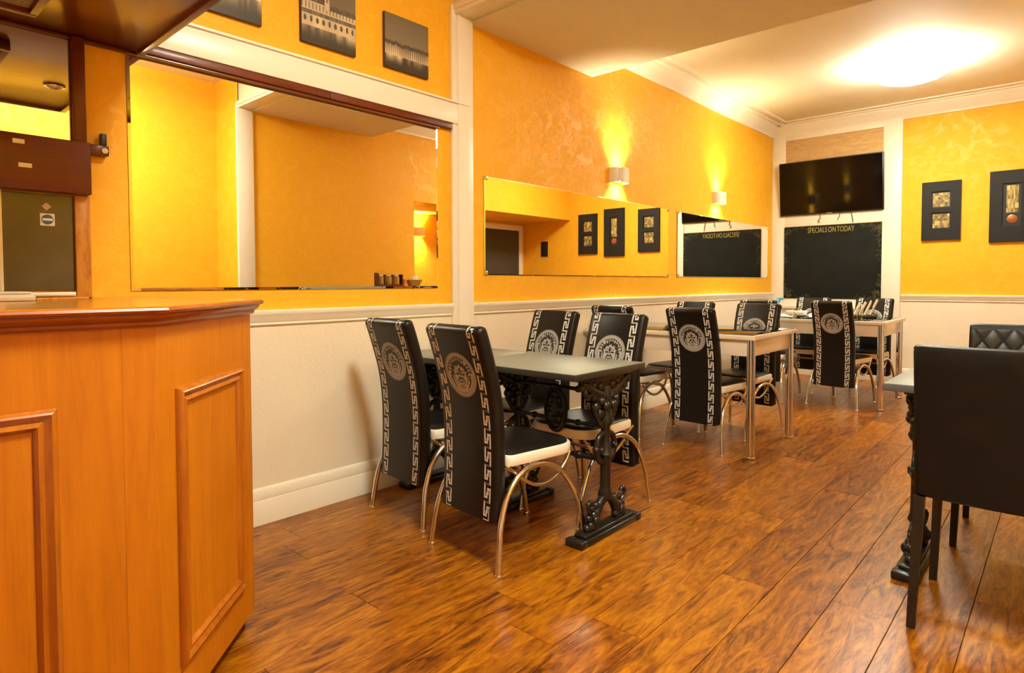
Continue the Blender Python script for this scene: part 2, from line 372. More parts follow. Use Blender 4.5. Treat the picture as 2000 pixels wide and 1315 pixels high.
def sconce(loc, rz, label, watts=SCONCE_W):
    """local +x points out of the wall"""
    t = thing('wall_sconce', label, 'wall light', loc, rz, 'up and down wall lights')
    bm = BM(); prof = []
    for k in range(13):
        a = -math.pi / 2 + math.pi * k / 12
        prof.append((.03 + .075 * math.cos(a), .105 * math.sin(a)))
    outer = [(.002, -.105)] + prof + [(.002, .105)]
    inner = [(.002, .099), *[(.03 + .069 * math.cos(-math.pi / 2 + math.pi * k / 12), .099 * math.sin(-math.pi / 2 + math.pi * k / 12)) for k in range(12, -1, -1)], (.002, -.099)]
    prism(bm, outer + inner, -.062, .062); obj('shade', bm, 'sconce', t)
    boxobj('back_plate', (0, .012, -.045, .045, -.055, .055), 'sconce', t, .002)
    for s in (1, -1):
        bm = BM(); lathe(bm, [(.030, 0), (.032, .006), (.022, .014), (.005, .016)], 18)
        put('lens', finish(bm, 'lens', 'sconce_lit'), t, (.052, 0, s * .030), (0 if s > 0 else math.pi, 0, 0))
        slot_light('sconce_beam', t, (.052, 0, s * .056), (math.pi if s > 0 else 0, 0, 0), watts, 105)
    return t
sconce((XL, 4.60, 2.10), 0, 'white up and down wall light above the long wall mirror')
sconce((XL, 6.63, 2.11), 0, 'white up and down wall light nearest the television')
sconce((XREC, 5.95, 1.95), math.pi, 'white up and down wall light in the far recess seen in the bar mirror')

# ------------------------------------------------------------------ mirrors
def wmirror(y0, y1, z0, z1, label, bevel=0, clips=True):
    t = thing('wall_mirror', label, 'mirror', (XL, y0, z0))
    W, Hh = y1 - y0, z1 - z0
    bm = BM(); box(bm, .001, .006, 0, W, 0, Hh); obj('backing', bm, 'mirror_edge', t)
    bm = BM(); v = bm.verts.new
    b = bevel or .004
    o = [v((.0062, 0, 0)), v((.0062, W, 0)), v((.0062, W, Hh)), v((.0062, 0, Hh))]
    i = [v((.009, b, b)), v((.009, W - b, b)), v((.009, W - b, Hh - b)), v((.009, b, Hh - b))]
    bm.faces.new(i)
    for k in range(4): bm.faces.new((o[k], o[(k + 1) % 4], i[(k + 1) % 4], i[k]))
    obj('glass', bm, 'mirror', t, smooth=False)
    if clips:
        for yy in (.012, W - .012):
            for zz in (.012, Hh - .012):
                boxobj('clip', (.004, .014, yy - .014, yy + .014, zz - .014, zz + .014), 'chrome', t, .003)
    return t
wmirror(.857, 2.557, 1.152, 2.136, 'large mirror on the wall behind the wooden counter', .012, False)
wmirror(2.970, 5.525, 1.237, 1.898, 'long wall mirror beside the white post, above the nearest black chairs')
wmirror(5.712, 8.195, 1.240, 1.893, 'wall mirror that reflects the chalkboard, nearest the room corner')

# ------------------------------------------------------------------ bar counter
d = Vector((.7071, -.7071, 0)); nn = Vector((.7071, .7071, 0)); P1 = Vector((-2.066, .961, 0)); PC = P1 + d * .613
ctr = thing('bar_counter', 'light oak bar counter with framed panels and an angled corner', 'counter')
bm = BM(); Z0, Z1 = .06, 1.078
prism(bm, [(PC.x, PC.y), (P1.x, P1.y), (P1.x - .40, P1.y - .06), (-2.45, YF + .01), (PC.x, YF + .01)], Z0, Z1); obj('body', bm, 'oak', ctr)
bm = BM(); s = .03
prism(bm, [(PC.x - s, PC.y - s * .4), (P1.x - s * .4, P1.y - s), (P1.x - .38, P1.y - .1), (-2.43, YF + .02), (PC.x - s, YF + .02)], 0, Z0); obj('plinth', bm, 'darkred', ctr)
bm = BM(); box(bm, PC.x - .002, PC.x + .0007, .455, PC.y - .0005, Z0, Z1 - .001); obj('corner_board', bm, 'oak', ctr)
# worktop with a stepped moulded edge; the layers overhang the body by different amounts
def topring(o):
    c = math.tan(R(22.5)) * o
    return [(PC.x + o, PC.y + c), (P1.x + .7071 * o - .7071 * o * .3, P1.y + .7071 * o + .7071 * o * .3), (P1.x - .15, P1.y + .02 + o * .6), (XL + .003, .905), (XL + .003, YF + .01), (PC.x + o, YF + .01)]
bm = BM()
lay = [(.008, 1.078), (.014, 1.084), (.014, 1.090), (.024, 1.097), (.030, 1.106), (.030, 1.110), (.040, 1.112), (.043, 1.118), (.040, 1.124), (.034, 1.126)]
rings = [[bm.verts.new((x, y, z)) for x, y in topring(o)] for o, z in lay]
for A, B in zip(rings, rings[1:]):
    for k in range(len(A)): bm.faces.new((A[k], A[(k + 1) % len(A)], B[(k + 1) % len(A)], B[k]))
bm.faces.new(rings[0][::-1]); obj('edge_moulding', bm, 'oakred', ctr)
bm = BM(); prism(bm, topring(.036), 1.120, 1.1275); obj('worktop', bm, 'oaktop', ctr)
def panel(o, ax, nv, u0, u1, z0, z1, wd=.045):
    """raised moulding frame on a face: origin o, direction ax, outward nv"""
    o, ax, nv = Vector(o), Vector(ax), Vector(nv)
    prof = [(0, 0), (0, .006), (.004, .014), (.012, .018), (.020, .012), (.026, .010), (.036, .014), (.042, .008), (wd, .004), (wd, 0)]
    def pt(u, z, h): return o + ax * u + Vector((0, 0, z)) + nv * h
    cs = [(u0, z0, 1, 1), (u1, z0, -1, 1), (u1, z1, -1, -1), (u0, z1, 1, -1)]
    for k in range(4):
        a, b = cs[k], cs[(k + 1) % 4]; bm = BM(); rows = []
        for c in (a, b): rows.append([bm.verts.new(pt(c[0] + c[2] * q, c[1] + c[3] * q, h + .0005)) for q, h in prof])
        m = len(prof)
        for i in range(m): bm.faces.new((rows[0][i], rows[0][(i + 1) % m], rows[1][(i + 1) % m], rows[1][i]))
        bm.faces.new(rows[0][::-1]); bm.faces.new(rows[1])
        obj('panel_moulding', bm, 'oakdark', ctr)
    bm = BM(); q = [bm.verts.new(pt(u, z, .003)) for u, z in ((u0 + wd - .01, z0 + wd - .01), (u1 - wd + .01, z0 + wd - .01), (u1 - wd + .01, z1 - wd + .01), (u0 + wd - .01, z1 - wd + .01))]
    bm.faces.new(q); obj('panel_field', bm, 'oak', ctr)
panel(P1, d, nn, .100, .525, .185, .912)
panel((PC.x, 0, 0), (0, 1, 0), (1, 0, 0), -.42, .328, .185, .912)
panel((PC.x, 0, 0), (0, 1, 0), (1, 0, 0), -1.35, -.62, .185, .912)

# things on the counter
bm = BM(); box(bm, -.16, .16, -.10, .10, 0, .022, .008); box(bm, -.15, .15, -.09, .09, .0225, .03, .003)
obj('napkin_pad', bm, 'grey_cloth', loc=(-2.55, .32, 1.1275), rot=(0, 0, R(8)), label='grey folded cloth lying on the bar counter', cat='cloth')
bm = BM(); tube(bm, [(0, -.10, .0048), (0, .085, .0048)], .0045, 6)
pn = obj('pencil', bm, 'pine', loc=(-2.50, .535, 1.1275), rot=(0, 0, R(28)), label='thin wooden pencil lying on the bar counter', cat='pencil')
bm = BM(); tube(bm, [(0, .085, .0048), (0, .10, .0048)], [.0045, .0008], 6); obj('tip', bm, 'plastic', pn)
bm = BM(); box(bm, -.03, .03, -.03, .03, 0, .024, .006); obj('receipt_block', bm, 'cloth', loc=(-1.74, .20, 1.1275), label='small cream pad at the front edge of the counter', cat='pad')

# ------------------------------------------------------------------ back bar
bm = BM(); box(bm, XL + .001, XL + .012, -.9, .657, 1.62, 2.132); obj('bar_mirror', bm, 'mirror', label='mirror high on the back bar above the dark red board', cat='mirror')
bm = BM(); box(bm, XL, XL + .045, .660, .703, 1.735, 2.146, .004); obj('timber_upright', bm, 'darkred', label='dark timber upright between the bar mirror and the orange wall', cat='upright')
sb = thing('bar_shelf_board', 'wide dark red wooden board across the back bar', 'board', (XL, .70, 1.53))
bm = BM(); box(bm, .015, .075, -1.6, .008, 0, .203, .004); obj('board', bm, 'darkred', sb)
for (y, z, l) in ((-.235, .165, .035), (-.22, .08, .04)):
    bm = BM(); box(bm, .0751, .0765, y, y + l, z, z + .016); obj('tape', bm, 'paper_white', sb)
wp = thing('hatch_window', 'smoked glass hatch window with stickers above the counter', 'window', (XL, .43, 1.15))
bm = BM(); box(bm, .002, .010, .008, .232, .008, .376); obj('pane', bm, 'dark_glass', wp)
bm = BM(); box(bm, .001, .016, -.004, .008, 0, .38, .002); obj('frame', bm, 'tube', wp)
bm = BM(); box(bm, .0101, .0112, .122, .168, .255, .302); st = obj('sticker', bm, 'paper_white', wp)
bm = BM(); lathe(bm, [(.019, 0), (.019, .0012)], 24); put('round_badge', finish(bm, 'badge', 'blue'), st, (.0112, .145, .279), (0, R(90), 0))
bm = BM(); box(bm, .0124, .0130, .129, .161, .2745, .2835); obj('badge_band', bm, 'paper_white', st)
bm = BM(); box(bm, -.0005, .0006, -.011, .011, -.011, .011); put('diamond_sticker', finish(bm, 'diamond', 'grey_cloth'), wp, (.0108, .143, .329), (R(45), 0, 0))
bm = BM(); box(bm, XL, XL + .03, .660, .712, 1.128, 1.529, .003); obj('pine_post', bm, 'pine', label='knotty pine post beside the smoked glass hatch window', cat='post')
bm = BM(); tube(bm, [(XL + .03, -.3, 1.142), (XL + .03, .655, 1.142)], .009, 10); tl = obj('strip_tube', bm, 'tube', label='slim white tube along the foot of the hatch window', cat='tube')
bm = BM(); box(bm, XL + .014, XL + .026, -.3, .66, 1.1278, 1.136); obj('rail', bm, 'pine', tl)
br = thing('camera_bracket', 'small black device on a timber bracket on the orange wall', 'bracket', (XL, .715, 1.695))
bm = BM(); box(bm, 0, .05, -.006, .062, 0, .04, .004); obj('arm', bm, 'darkred', br)
bm = BM(); box(bm, .018, .046, .034, .056, .041, .088, .004); obj('device', bm, 'plastic', br)
bm = BM(); lathe(bm, [(.011, 0), (.011, .008), (.005, .010)], 14); put('eyelet', finish(bm, 'eye', 'cloth'), br, (.05, .045, .018), (0, R(90), 0))
# timber canopy over the bar
cn = thing('bar_canopy', 'dark varnished timber canopy hanging over the bar', 'canopy', (XL, YF, 2.15))
CX1 = -1.66 - XL; CY1 = .915 - YF
bm = BM(); box(bm, .001, CX1, .01, CY1, 0, .03, .002); obj('underside', bm, 'canopy', cn)
bm = BM(); box(bm, .001, CX1 + .02, CY1 - .02, CY1 + .006, -.012, .36, .003); obj('end_fascia', bm, 'canopy', cn)
bm = BM(); box(bm, CX1, CX1 + .02, .01, CY1 - .02, -.012, .36, .003); obj('front_fascia', bm, 'canopy', cn)
bm = BM(); box(bm, .001, .022, .01, CY1 - .02, -.016, -.0005, .003); obj('wall_bead', bm, 'darkred', cn)
rc = thing('light_panel', 'grey speckled light panel in a timber frame under the bar canopy', 'light panel', (-2.47, .18, 2.15))
boxobj('diffuser', (-.20, .20, -.31, .31, -.024, -.002), 'diff_off', rc, .002)
for b in ((-.225, -.2, -.335, .335), (.2, .225, -.335, .335), (-.2, .2, -.335, -.31), (-.2, .2, .31, .335)): boxobj('frame_side', (*b, -.042, -.001), 'darkred', rc, .003)
dl = thing('downlight', 'small chrome ring downlight in the bar canopy', 'downlight', (-2.13, .774, 2.15))
bm = BM(); lathe(bm, [(.045, 0), (.047, -.004), (.040, -.008), (.032, -.006), (.030, -.001)], 24, cap=False); obj('ring', bm, 'chrome', dl)
bm = BM(); lathe(bm, [(.030, -.0005), (.028, -.003), (.005, -.004)], 20); obj('lens', bm, 'diff_off', dl)

# ------------------------------------------------------------------ pictures over the beam
def hsh(i, j, s=0):
    v = math.sin(i * 127.1 + j * 311.7 + s * 74.7) * 43758.5453; return v - math.floor(v)
def vnoise(x, seed):
    i = math.floor(x); f = x - i; f = f * f * (3 - 2 * f); return hsh(i, 5, seed) * (1 - f) + hsh(i + 1, 5, seed) * f
WC = (1.0, .78, .50)
def shade_(k): return (k * WC[0], k * WC[1], k * WC[2])
def water(u, v, base, seed):
    dd = (base - v) / base; n = vnoise(u * 9, seed) ** 2 * .8 + vnoise(u * 23, seed + 3) ** 2 * .35
    return shade_(.035 + .01 * hsh(int(u * 70), int(v * 70), seed) + n * max(0, 1 - dd * 1.25) ** 2 * .75)
def city_a(u, v):
    base = .36
    if v < base: return water(u, v, base, 1)
    top = .56 + .05 * vnoise(u * 14, 4)
    if v > top: return shade_(.13 + .05 * (1 - v))
    k = .20 + .55 * (1 - (v - base) / .2) * (.5 + .5 * vnoise(u * 40, 8)); return shade_(max(.06, k))
def palace(u, v):
    base = .27
    if v < base: return water(u, v, base, 2)
    if abs(u - .46) < .055 and v > .6:
        if v > .93 + .05 * (1 - abs(u - .46) * 18): return shade_(.14)
        return shade_(.55 if abs(u - .46) < .045 and not (abs(u - .46) < .018 and .72 < v < .78) else .2)
    roof = .72 if u < .46 else .66
    if v > roof + .05 * vnoise(u * 20, 6): return shade_(.15 + .04 * (1 - v))
    if v > roof - .05: return shade_(.06 + .08 * vnoise(u * 30, 9))
    if v > .52: return shade_(.20 if (u * 16) % 1 < .38 and .54 < v < .64 else .62 - .12 * vnoise(u * 5, 3))
    if v > .46: return shade_(.10 + .10 * vnoise(u * 30, 2))
    if ((u * 9) % 1 - .5) ** 2 / .05 + (v - .38) ** 2 / .0025 < 1 and vnoise(u * 9, 12) > .35: return shade_(.09)
    return shade_(.72 - .25 * vnoise(u * 7, 7))
def river(u, v):
    base = .25
    if v < base: return water(u, v, base, 3)
    top = .47 + .05 * vnoise(u * 17, 15) + .02 * vnoise(u * 40, 16)
    if v > top: return shade_(.15 + .11 * (1 - v))
    if v > top - .07: return shade_(.05 + .05 * vnoise(u * 50, 17))
    k = (.26 + .5 * (1 - (v - base) / .2)) * (.45 + .55 * (.5 + .5 * math.sin(u * 130)) ) * (.65 + .5 * vnoise(u * 8, 18)); return shade_(k)
def canvas(y0, y1, z0, z1, fn, label):
    t = thing('canvas_print', label, 'picture', (XL, (y0 + y1) / 2, (z0 + z1) / 2), 0, 'canvas prints above the beam')
    W, Hh = y1 - y0, z1 - z0
    bm = BM(); box(bm, .001, .022, -W / 2, W / 2, -Hh / 2, Hh / 2, .003); obj('stretched_canvas', bm, 'canvas_edge', t)
    quadprint('print', W - .006, Hh - .006, 96, 90, fn, t, (.0226, 0, 0), (0, 0, R(90)))
canvas(1.135, 1.437, 2.418, 2.735, city_a, 'night city canvas print nearest the timber canopy')
canvas(1.642, 1.965, 2.412, 2.735, palace, 'canvas print of a floodlit palace with a tower, middle of the three')
canvas(2.155, 2.478, 2.415, 2.725, river, 'night riverside canvas print nearest the white post')

# ------------------------------------------------------------------ television, chalkboard, relief frames on the back wall
tv = thing('television', 'black flat television tilted down above the chalkboard', 'television', (-2.232, YB - .07, 2.37))
tv.rotation_euler = (R(5.5), 0, 0)
W, Hh = 1.178, .675
boxobj('casing', (-W / 2, W / 2, -.012, .03, -Hh / 2, Hh / 2), 'plastic', tv, .006)
boxobj('screen', (-W / 2 + .012, W / 2 - .012, -.0145, -.0123, -Hh / 2 + .018, Hh / 2 - .012), 'screen', tv)
boxobj('badge', (-.03, .03, -.0142, -.0122, -Hh / 2 + .005, -Hh / 2 + .012), 'grey_cloth', tv)
boxobj('wall_bracket', (-.12, .12, .03, .044, -.12, .1), 'plastic', tv)
for cx, pts in ((-.12, [(0, .02, 0), (.012, .0, -.05), (-.012, -.005, -.08), (.004, 0, -.105)]), (.11, [(0, .02, 0), (0, 0, -.04), (-.02, -.01, -.085)]), (.23, [(0, .02, 0), (.02, 0, -.05), (.03, 0, -.125)])):
    bm = BM(); tube(bm, catmull([(cx + a, b, -Hh / 2 + c) for a, b, c in pts], 6), .004, 6); obj('cable', bm, 'plastic', tv)
cbd = thing('chalkboard', 'chalkboard with a yellow lettered heading under the television', 'chalkboard', (-2.216, YB - .023, .98))
boxobj('board', (-.554, .554, -.012, 0, 0, .908), 'chalk', cbd, .002)
def chalkword(txt, size, sx, x):
    cu = bpy.data.curves.new('lettering', 'FONT'); cu.body = txt; cu.size = size; cu.align_x = 'LEFT'; cu.extrude = .0004
    o = bpy.data.objects.new('tmp', cu); COL.objects.link(o)
    bpy.context.view_layer.update()
    me = bpy.data.meshes.new_from_object(o.evaluated_get(bpy.context.evaluated_depsgraph_get())); bpy.data.objects.remove(o)
    me.name = 'lettering'; me.materials.clear(); me.materials.append(M['chalk_ink'])
    for v in me.vertices: v.co.x *= sx
    put('lettering', me, cbd, (x, -.0128, .825), (R(90), 0, 0), label='yellow chalk capitals')
    return x + max(v.co.x for v in me.vertices) + size * sx * .22
xw = -.27
for wd_ in ('SPECIALS', 'ON', 'TODAY'): xw = chalkword(wd_, .094, .60, xw)
bm = BM(); rnd = random.Random(3)
def scrib(cx, cz, n, sx, sz):
    for _ in range(n):
        x = cx + rnd.uniform(-sx, sx); z = cz + rnd.uniform(-sz, sz); p = [(x, -.0126, z)]
        for _k in range(3):
            x += rnd.uniform(-.02, .02); z += rnd.uniform(-.02, .02)
            p.append((max(-.545, min(.545, x)), -.0126, max(.008, min(.9, z))))
        tube(bm, p, .0022, 4)
for cx, cz, n, sx, sz in ((-.50, .05, 26, .04, .04), (.50, .05, 30, .04, .05), (-.50, .86, 20, .04, .03), (.50, .86, 26, .04, .03), (-.535, .65, 26, .006, .2), (.53, .68, 34, .01, .2), (.535, .18, 22, .006, .12), (-.535, .15, 14, .005, .1), (-.32, .885, 14, .12, .008), (.36, .885, 14, .12, .008), (-.35, .02, 10, .1, .006), (.36, .02, 10, .1, .006)): scrib(cx, cz, n, sx, sz)
obj('chalk_border', bm, 'chalk_green', cbd)

def relief(xc, zc, W, Hh, wins, label):
    t = thing('relief_picture', label, 'picture', (xc, YB, zc), 0, 'black framed relief pictures on the back wall')
    xs = sorted({-W / 2, W / 2, *[a for q in wins for a in q[:2]]}); zs = sorted({-Hh / 2, Hh / 2, *[a for q in wins for a in q[2:4]]})
    bm = BM()
    for x0, x1 in zip(xs, xs[1:]):
        for z0, z1 in zip(zs, zs[1:]):
            if any(q[0] <= x0 and x1 <= q[1] and q[2] <= z0 and z1 <= q[3] for q in wins): continue
            box(bm, x0, x1, -.034, -.001, z0, z1)
    bmesh.ops.remove_doubles(bm, verts=bm.verts[:], dist=1e-5)
    obj('frame', bm, 'frame_black', t, smooth=False)
    for q in wins: boxobj('backing', (q[0], q[1], -.016, -.004, q[2], q[3]), 'plastic', t)
    return t
def goldfn(seed):
    def fn(u, v):
        i, j = int(u * 7), int(v * 6); h = hsh(i, j, seed); h2 = hsh(int(u * 18), int(v * 16), seed + 2)
        k = .05 + .5 * h * h + .18 * h2
        return (k, k * (.62 + .2 * hsh(j, i, seed)), k * .22)
    return fn
ri = 0
for xc, kind, lab in ((-1.09, 2, 'black framed relief picture with two gold squares, left on the back wall'), (-.475, 1, 'black framed relief picture with a tall gold strip and disc, on the back wall'), (.03, 2, 'black framed relief picture with two gold squares, furthest from the chalkboard')):
    if kind == 2:
        t = relief(xc, 1.977, .362, .652, [(-.088, .088, .03, .215), (-.088, .088, -.205, -.02)], lab)
        for q in ((.122), (-.112)):
            ri += 1; quadprint('gold_relief', .155, .155, 16, 16, goldfn(ri), t, (0, -.0175, q), (0, 0, 0))
    else:
        t = relief(xc, 1.978, .372, .752, [(-.078, .078, -.21, .24)], lab)
        ri += 1; quadprint('gold_relief', .10, .285, 10, 26, goldfn(ri + 4), t, (.005, -.0175, .075), (0, 0, 0))
        bm = BM(); lathe(bm, [(.045, 0), (.044, .004), (.03, .009), (.012, .006), (.004, .01)], 20); put('copper_disc', finish(bm, 'disc', mat('copper_disc', (.35, .13, .05), .35, .6)), t, (.005, -.016, -.135), (R(90), 0, 0))
boxobj('wall_plaque', (.88, 1.02, YB - .02, YB - .001, 1.64, 1.90), 'frame_black', None, .004, label='small black plaque on the recess wall seen in the long mirror', cat='plaque')

# ------------------------------------------------------------------ upholstered chairs with key pattern bands
CB = [(.195, .020), (.30, .027), (.385, .030), (.475, .031), (.566, .029), (.657, .021), (.749, .006), (.84, -.019), (.93, -.047), (.985, -.067)]
TH = .060
def loop(off=0.0):
    """side profile (y, z) of the tall backrest, counted up the back, over the top, down the front"""
    back = catmull([(y, z, 0) for z, y in CB], 5); L = []
    t = TH - 2 * off; mid = [(p.x + TH / 2, p.y) for p in back]
    nrm = []
    for i in range(len(mid)):
        a = Vector(mid[max(i - 1, 0)]); b = Vector(mid[min(i + 1, len(mid) - 1)]); q = (b - a).normalized(); nrm.append(Vector((-q.y, q.x)))
    for i, m in enumerate(mid): L.append(Vector(m) + nrm[i] * t / 2)
    c = Vector(mid[-1]); n = nrm[-1]; q = Vector((n.y, -n.x))
    for k in range(1, 8):
        a = math.pi * k / 8; L.append(c + n * math.cos(a) * t / 2 + q * math.sin(a) * t / 2 * .75)
    for i in range(len(mid) - 1, -1, -1): L.append(Vector(mid[i]) - nrm[i] * t / 2)
    L[0].y += off; L[-1].y += off
    return L
LP = loop(); ACC = [0.0]
for a, b in zip(LP, LP[1:]): ACC.append(ACC[-1] + (b - a).length)
def surf(x, s, h=0.0):
    s = max(0, min(ACC[-1] - 1e-6, s)); i = 0
    while ACC[i + 1] < s: i += 1
    f = (s - ACC[i]) / (ACC[i + 1] - ACC[i]); p = LP[i].lerp(LP[i + 1], f)
    q = (LP[i + 1] - LP[i]).normalized(); n = Vector((-q.y, q.x))
    p = p + n * h
    return Vector((x, p.x, p.y))
def s_at(z, front=False):
    rng = range(len(LP) // 2, len(LP)) if front else range(len(LP) // 2)
    return ACC[min(rng, key=lambda i: abs(LP[i].y - z))]
HWB = .183
def back_mesh():
    bm = BM(); rings = []
    for x, o in ((-HWB, .022), (-HWB + .004, .010), (-HWB + .012, .003), (-HWB + .024, 0), (HWB - .024, 0), (HWB - .012, .003), (HWB - .004, .010), (HWB, .022)):
        rings.append([bm.verts.new((x, p.x, p.y)) for p in loop(o)])
    n = len(rings[0])
    for A, B in zip(rings, rings[1:]):
        for k in range(n): bm.faces.new((A[k], A[(k + 1) % n], B[(k + 1) % n], B[k]))
    bm.faces.new(rings[0][::-1]); bm.faces.new(rings[-1])
    return finish(bm, 'backrest', 'leather', angle=50)
def strip_mesh(xc):
    """running key band: a continuous meander drawn as two parallel lines, wrapped round the backrest"""
    bm = BM(); W, P = .044, .0755; lw = .0042; off = .0046
    n = int(ACC[-1] / P)
    def seg(x0, s0, x1, s1):
        m = max(1, int(abs(s1 - s0) / .012)); h = .0008
        xa, xb, sa, sb = min(x0, x1) - lw / 2, max(x0, x1) + lw / 2, min(s0, s1) - lw / 2, max(s0, s1) + lw / 2
        pr = None
        for k in range(m + 1):
            s = sa + (sb - sa) * k / m; cur = (bm.verts.new(surf(xa, s, h)), bm.verts.new(surf(xb, s, h)))
            if pr: bm.faces.new((pr[0], pr[1], cur[1], cur[0]))
            pr = cur
    base = [(0, 0), (1, 0), (1, .72), (.58, .72), (.58, .46), (.42, .46), (.42, .26), (0, .26), (0, 1)]
    sgn = 1 if xc > 0 else -1
    e = off * .5
    def offs_path(q):
        # rectilinear path offset to one side by q
        pts = [((u - .5) * (W - .012) * sgn, v * P) for u, v in base] + [((1 - .5) * (W - .012) * sgn, P)]
        pts = [(pts[0][0], pts[0][1] - P * .2)] + pts if False else pts
        out = []
        for i in range(len(pts)):
            a = pts[i - 1] if i else (pts[0][0], pts[0][1] - P * .1); b = pts[i]; c = pts[i + 1] if i + 1 < len(pts) else (pts[i][0], pts[i][1] + P * .1)
            def nr(p, r):
                dx, dy = r[0] - p[0], r[1] - p[1]; l = math.hypot(dx, dy) or 1; return (-dy / l, dx / l)
            n1, n2 = nr(a, b), nr(b, c)
            nx, ny = (n1[0] + n2[0], n1[1] + n2[1]) if (abs(n1[0] - n2[0]) + abs(n1[1] - n2[1])) > .1 else n1
            out.append((b[0] + nx * q, b[1] + ny * q))
        return out
    for u in range(n):
        s0 = (u + .05) * P
        for q in (-e, e):
            p = offs_path(q)
            for a, b in zip(p, p[1:]):
                if s0 + max(a[1], b[1]) < ACC[-1] - .004 and s0 + min(a[1], b[1]) > .004: seg(xc + a[0], s0 + a[1], xc + b[0], s0 + b[1])
    return finish(bm, 'key_band', 'band', smooth=False)
MR = .101
def disc_mesh(front):
    sc = s_at(.79, front); bm = BM(); rings = []; n = 40
    for r in (1, .8, .6, .4, .2):
        rings.append([bm.verts.new(surf(MR * r * math.cos(2 * math.pi * k / n), sc + MR * r * math.sin(2 * math.pi * k / n), .0010)) for k in range(n)])
    for A, B in zip(rings, rings[1:]):
        for k in range(n): bm.faces.new((A[k], A[(k + 1) % n], B[(k + 1) % n], B[k]))
    bm.faces.new(rings[-1])
    return finish(bm, 'medallion', 'silver', angle=80)
def emblem_mesh(front):
    """face with wild curls drawn in dark strokes; unit disc coordinates, v up"""
    sc = s_at(.79, front); bm = BM(); sg = -1 if front else 1; rnd = random.Random(11)
    def P(u, v): return surf(MR * u, sc + sg * MR * v, .0018)
    def poly(pts): bm.faces.new([bm.verts.new(P(*p)) for p in pts])
    def stroke(pts, w0, w1=None):
        w1 = w0 if w1 is None else w1; m = len(pts); L = []
        for i, p in enumerate(pts):
            a = Vector(pts[max(i - 1, 0)]); b = Vector(pts[min(i + 1, m - 1)]); q = (b - a).normalized(); nn_ = Vector((-q.y, q.x)); ww = w0 + (w1 - w0) * i / (m - 1)
            L.append((bm.verts.new(P(*(Vector(p) + nn_ * ww))), bm.verts.new(P(*(Vector(p) - nn_ * ww)))))
        for a, b in zip(L, L[1:]): bm.faces.new((a[0], a[1], b[1], b[0]))
    def arc(cx, cy, r, a0, a1, n=8): return [(cx + r * math.cos(R(a0 + (a1 - a0) * k / n)), cy + r * math.sin(R(a0 + (a1 - a0) * k / n))) for k in range(n + 1)]
    for k in range(40):            # fine key ring near the rim
        a = 9 * k; stroke([(.90 * math.cos(R(a)), .90 * math.sin(R(a))), (.90 * math.cos(R(a + 4)), .90 * math.sin(R(a + 4)))], .012)
    stroke(arc(0, 0, .975, 0, 360, 60), .010); stroke(arc(0, 0, .81, 0, 360, 60), .008)
    # dark sides of the face
    for s in (-1, 1):
        stroke([(s * x, y) for x, y in ((.56, .02), (.60, -.16), (.55, -.34), (.44, -.50), (.36, -.58))], .055, .02)
        stroke([(s * x, y) for x, y in ((.40, .06), (.43, -.12), (.40, -.28), (.33, -.42))], .03, .012)
        # eye, brow, cheek
        poly([(s * .06, .02), (s * .13, .08), (s * .26, .07), (s * .30, .01), (s * .20, -.03), (s * .10, -.02)])
        stroke([(s * .34, .20), (s * .40, .34), (s * .30, .46)], .05, .02); stroke([(s * .12, .36), (s * .18, .50), (s * .08, .60)], .05, .02)
        stroke([(s * .05, .14), (s * .17, .19), (s * .32, .13)], .022, .010)
        stroke([(s * .07, -.10), (s * .14, -.20), (s * .22, -.30), (s * .20, -.40)], .05, .02)
    poly([(-.07, .30), (.07, .30), (.05, .12), (.025, -.05), (-.025, -.05), (-.05, .12)])      # brow and nose bridge
    poly([(-.10, -.16), (0, -.13), (.10, -.16), (.05, -.20), (-.05, -.20)])                   # nostrils
    poly([(-.15, -.31), (-.05, -.28), (0, -.30), (.05, -.28), (.15, -.31), (.06, -.36), (-.06, -.36)])  # mouth
    stroke(arc(0, -.38, .12, 200, 340), .018); stroke(arc(0, -.25, .34, 235, 305), .016)
    # curls
    for k in range(17):
        a = -8 + 196 * k / 16; rr = .50 + .06 * rnd.random(); cx, cy = rr * math.cos(R(a)), .10 + rr * math.sin(R(a)) * .92
        stroke(arc(cx, cy, .070 + .02 * rnd.random(), a + 60 + rnd.uniform(-40, 40), a + 260, 7), .044, .018)
    for k in range(13):
        a = 10 + 160 * k / 12; rr = .68 + .04 * rnd.random(); cx, cy = rr * math.cos(R(a)), .05 + rr * math.sin(R(a)) * .95
        if cx * cx + cy * cy < .54: stroke(arc(cx, cy, .05, a - 60, a + 130, 6), .042, .018)
    for k in range(15):
        a = -20 + 220 * k / 14; rr = .60 + .05 * rnd.random(); x, y = rr * math.cos(R(a)), .02 + rr * math.sin(R(a))
        stroke([(x * .86, y * .86), (x + .05 * rnd.uniform(-1, 1), y), (x * 1.14, y * 1.14)], .038, .016)
    for k in range(9):
        a = 25 + 130 * k / 8; x, y = .34 * math.cos(R(a)), .12 + .32 * math.sin(R(a))
        stroke([(x, y), (x * 1.16 + .03, y * 1.10), (x * 1.3, y * 1.25)], .044, .016)
    return finish(bm, 'emblem', 'print_black', smooth=False)
def seat_outline(n=8, sh=0.0):
    w0, w1, y0, y1, rf, rb = .185 - sh, .205 - sh, .10 + sh, .52 - sh, .10, .03
    pts = []
    for cx, cy, r, a0 in ((w1 - rf, y1 - rf, rf, 0), (-w1 + rf, y1 - rf, rf, 90), (-w0 + rb, y0 + rb, rb, 180), (w0 - rb, y0 + rb, rb, 270)):
        for k in range(n + 1): a = R(a0 + 90 * k / n); pts.append((cx + r * math.cos(a), cy + r * math.sin(a)))
    return pts
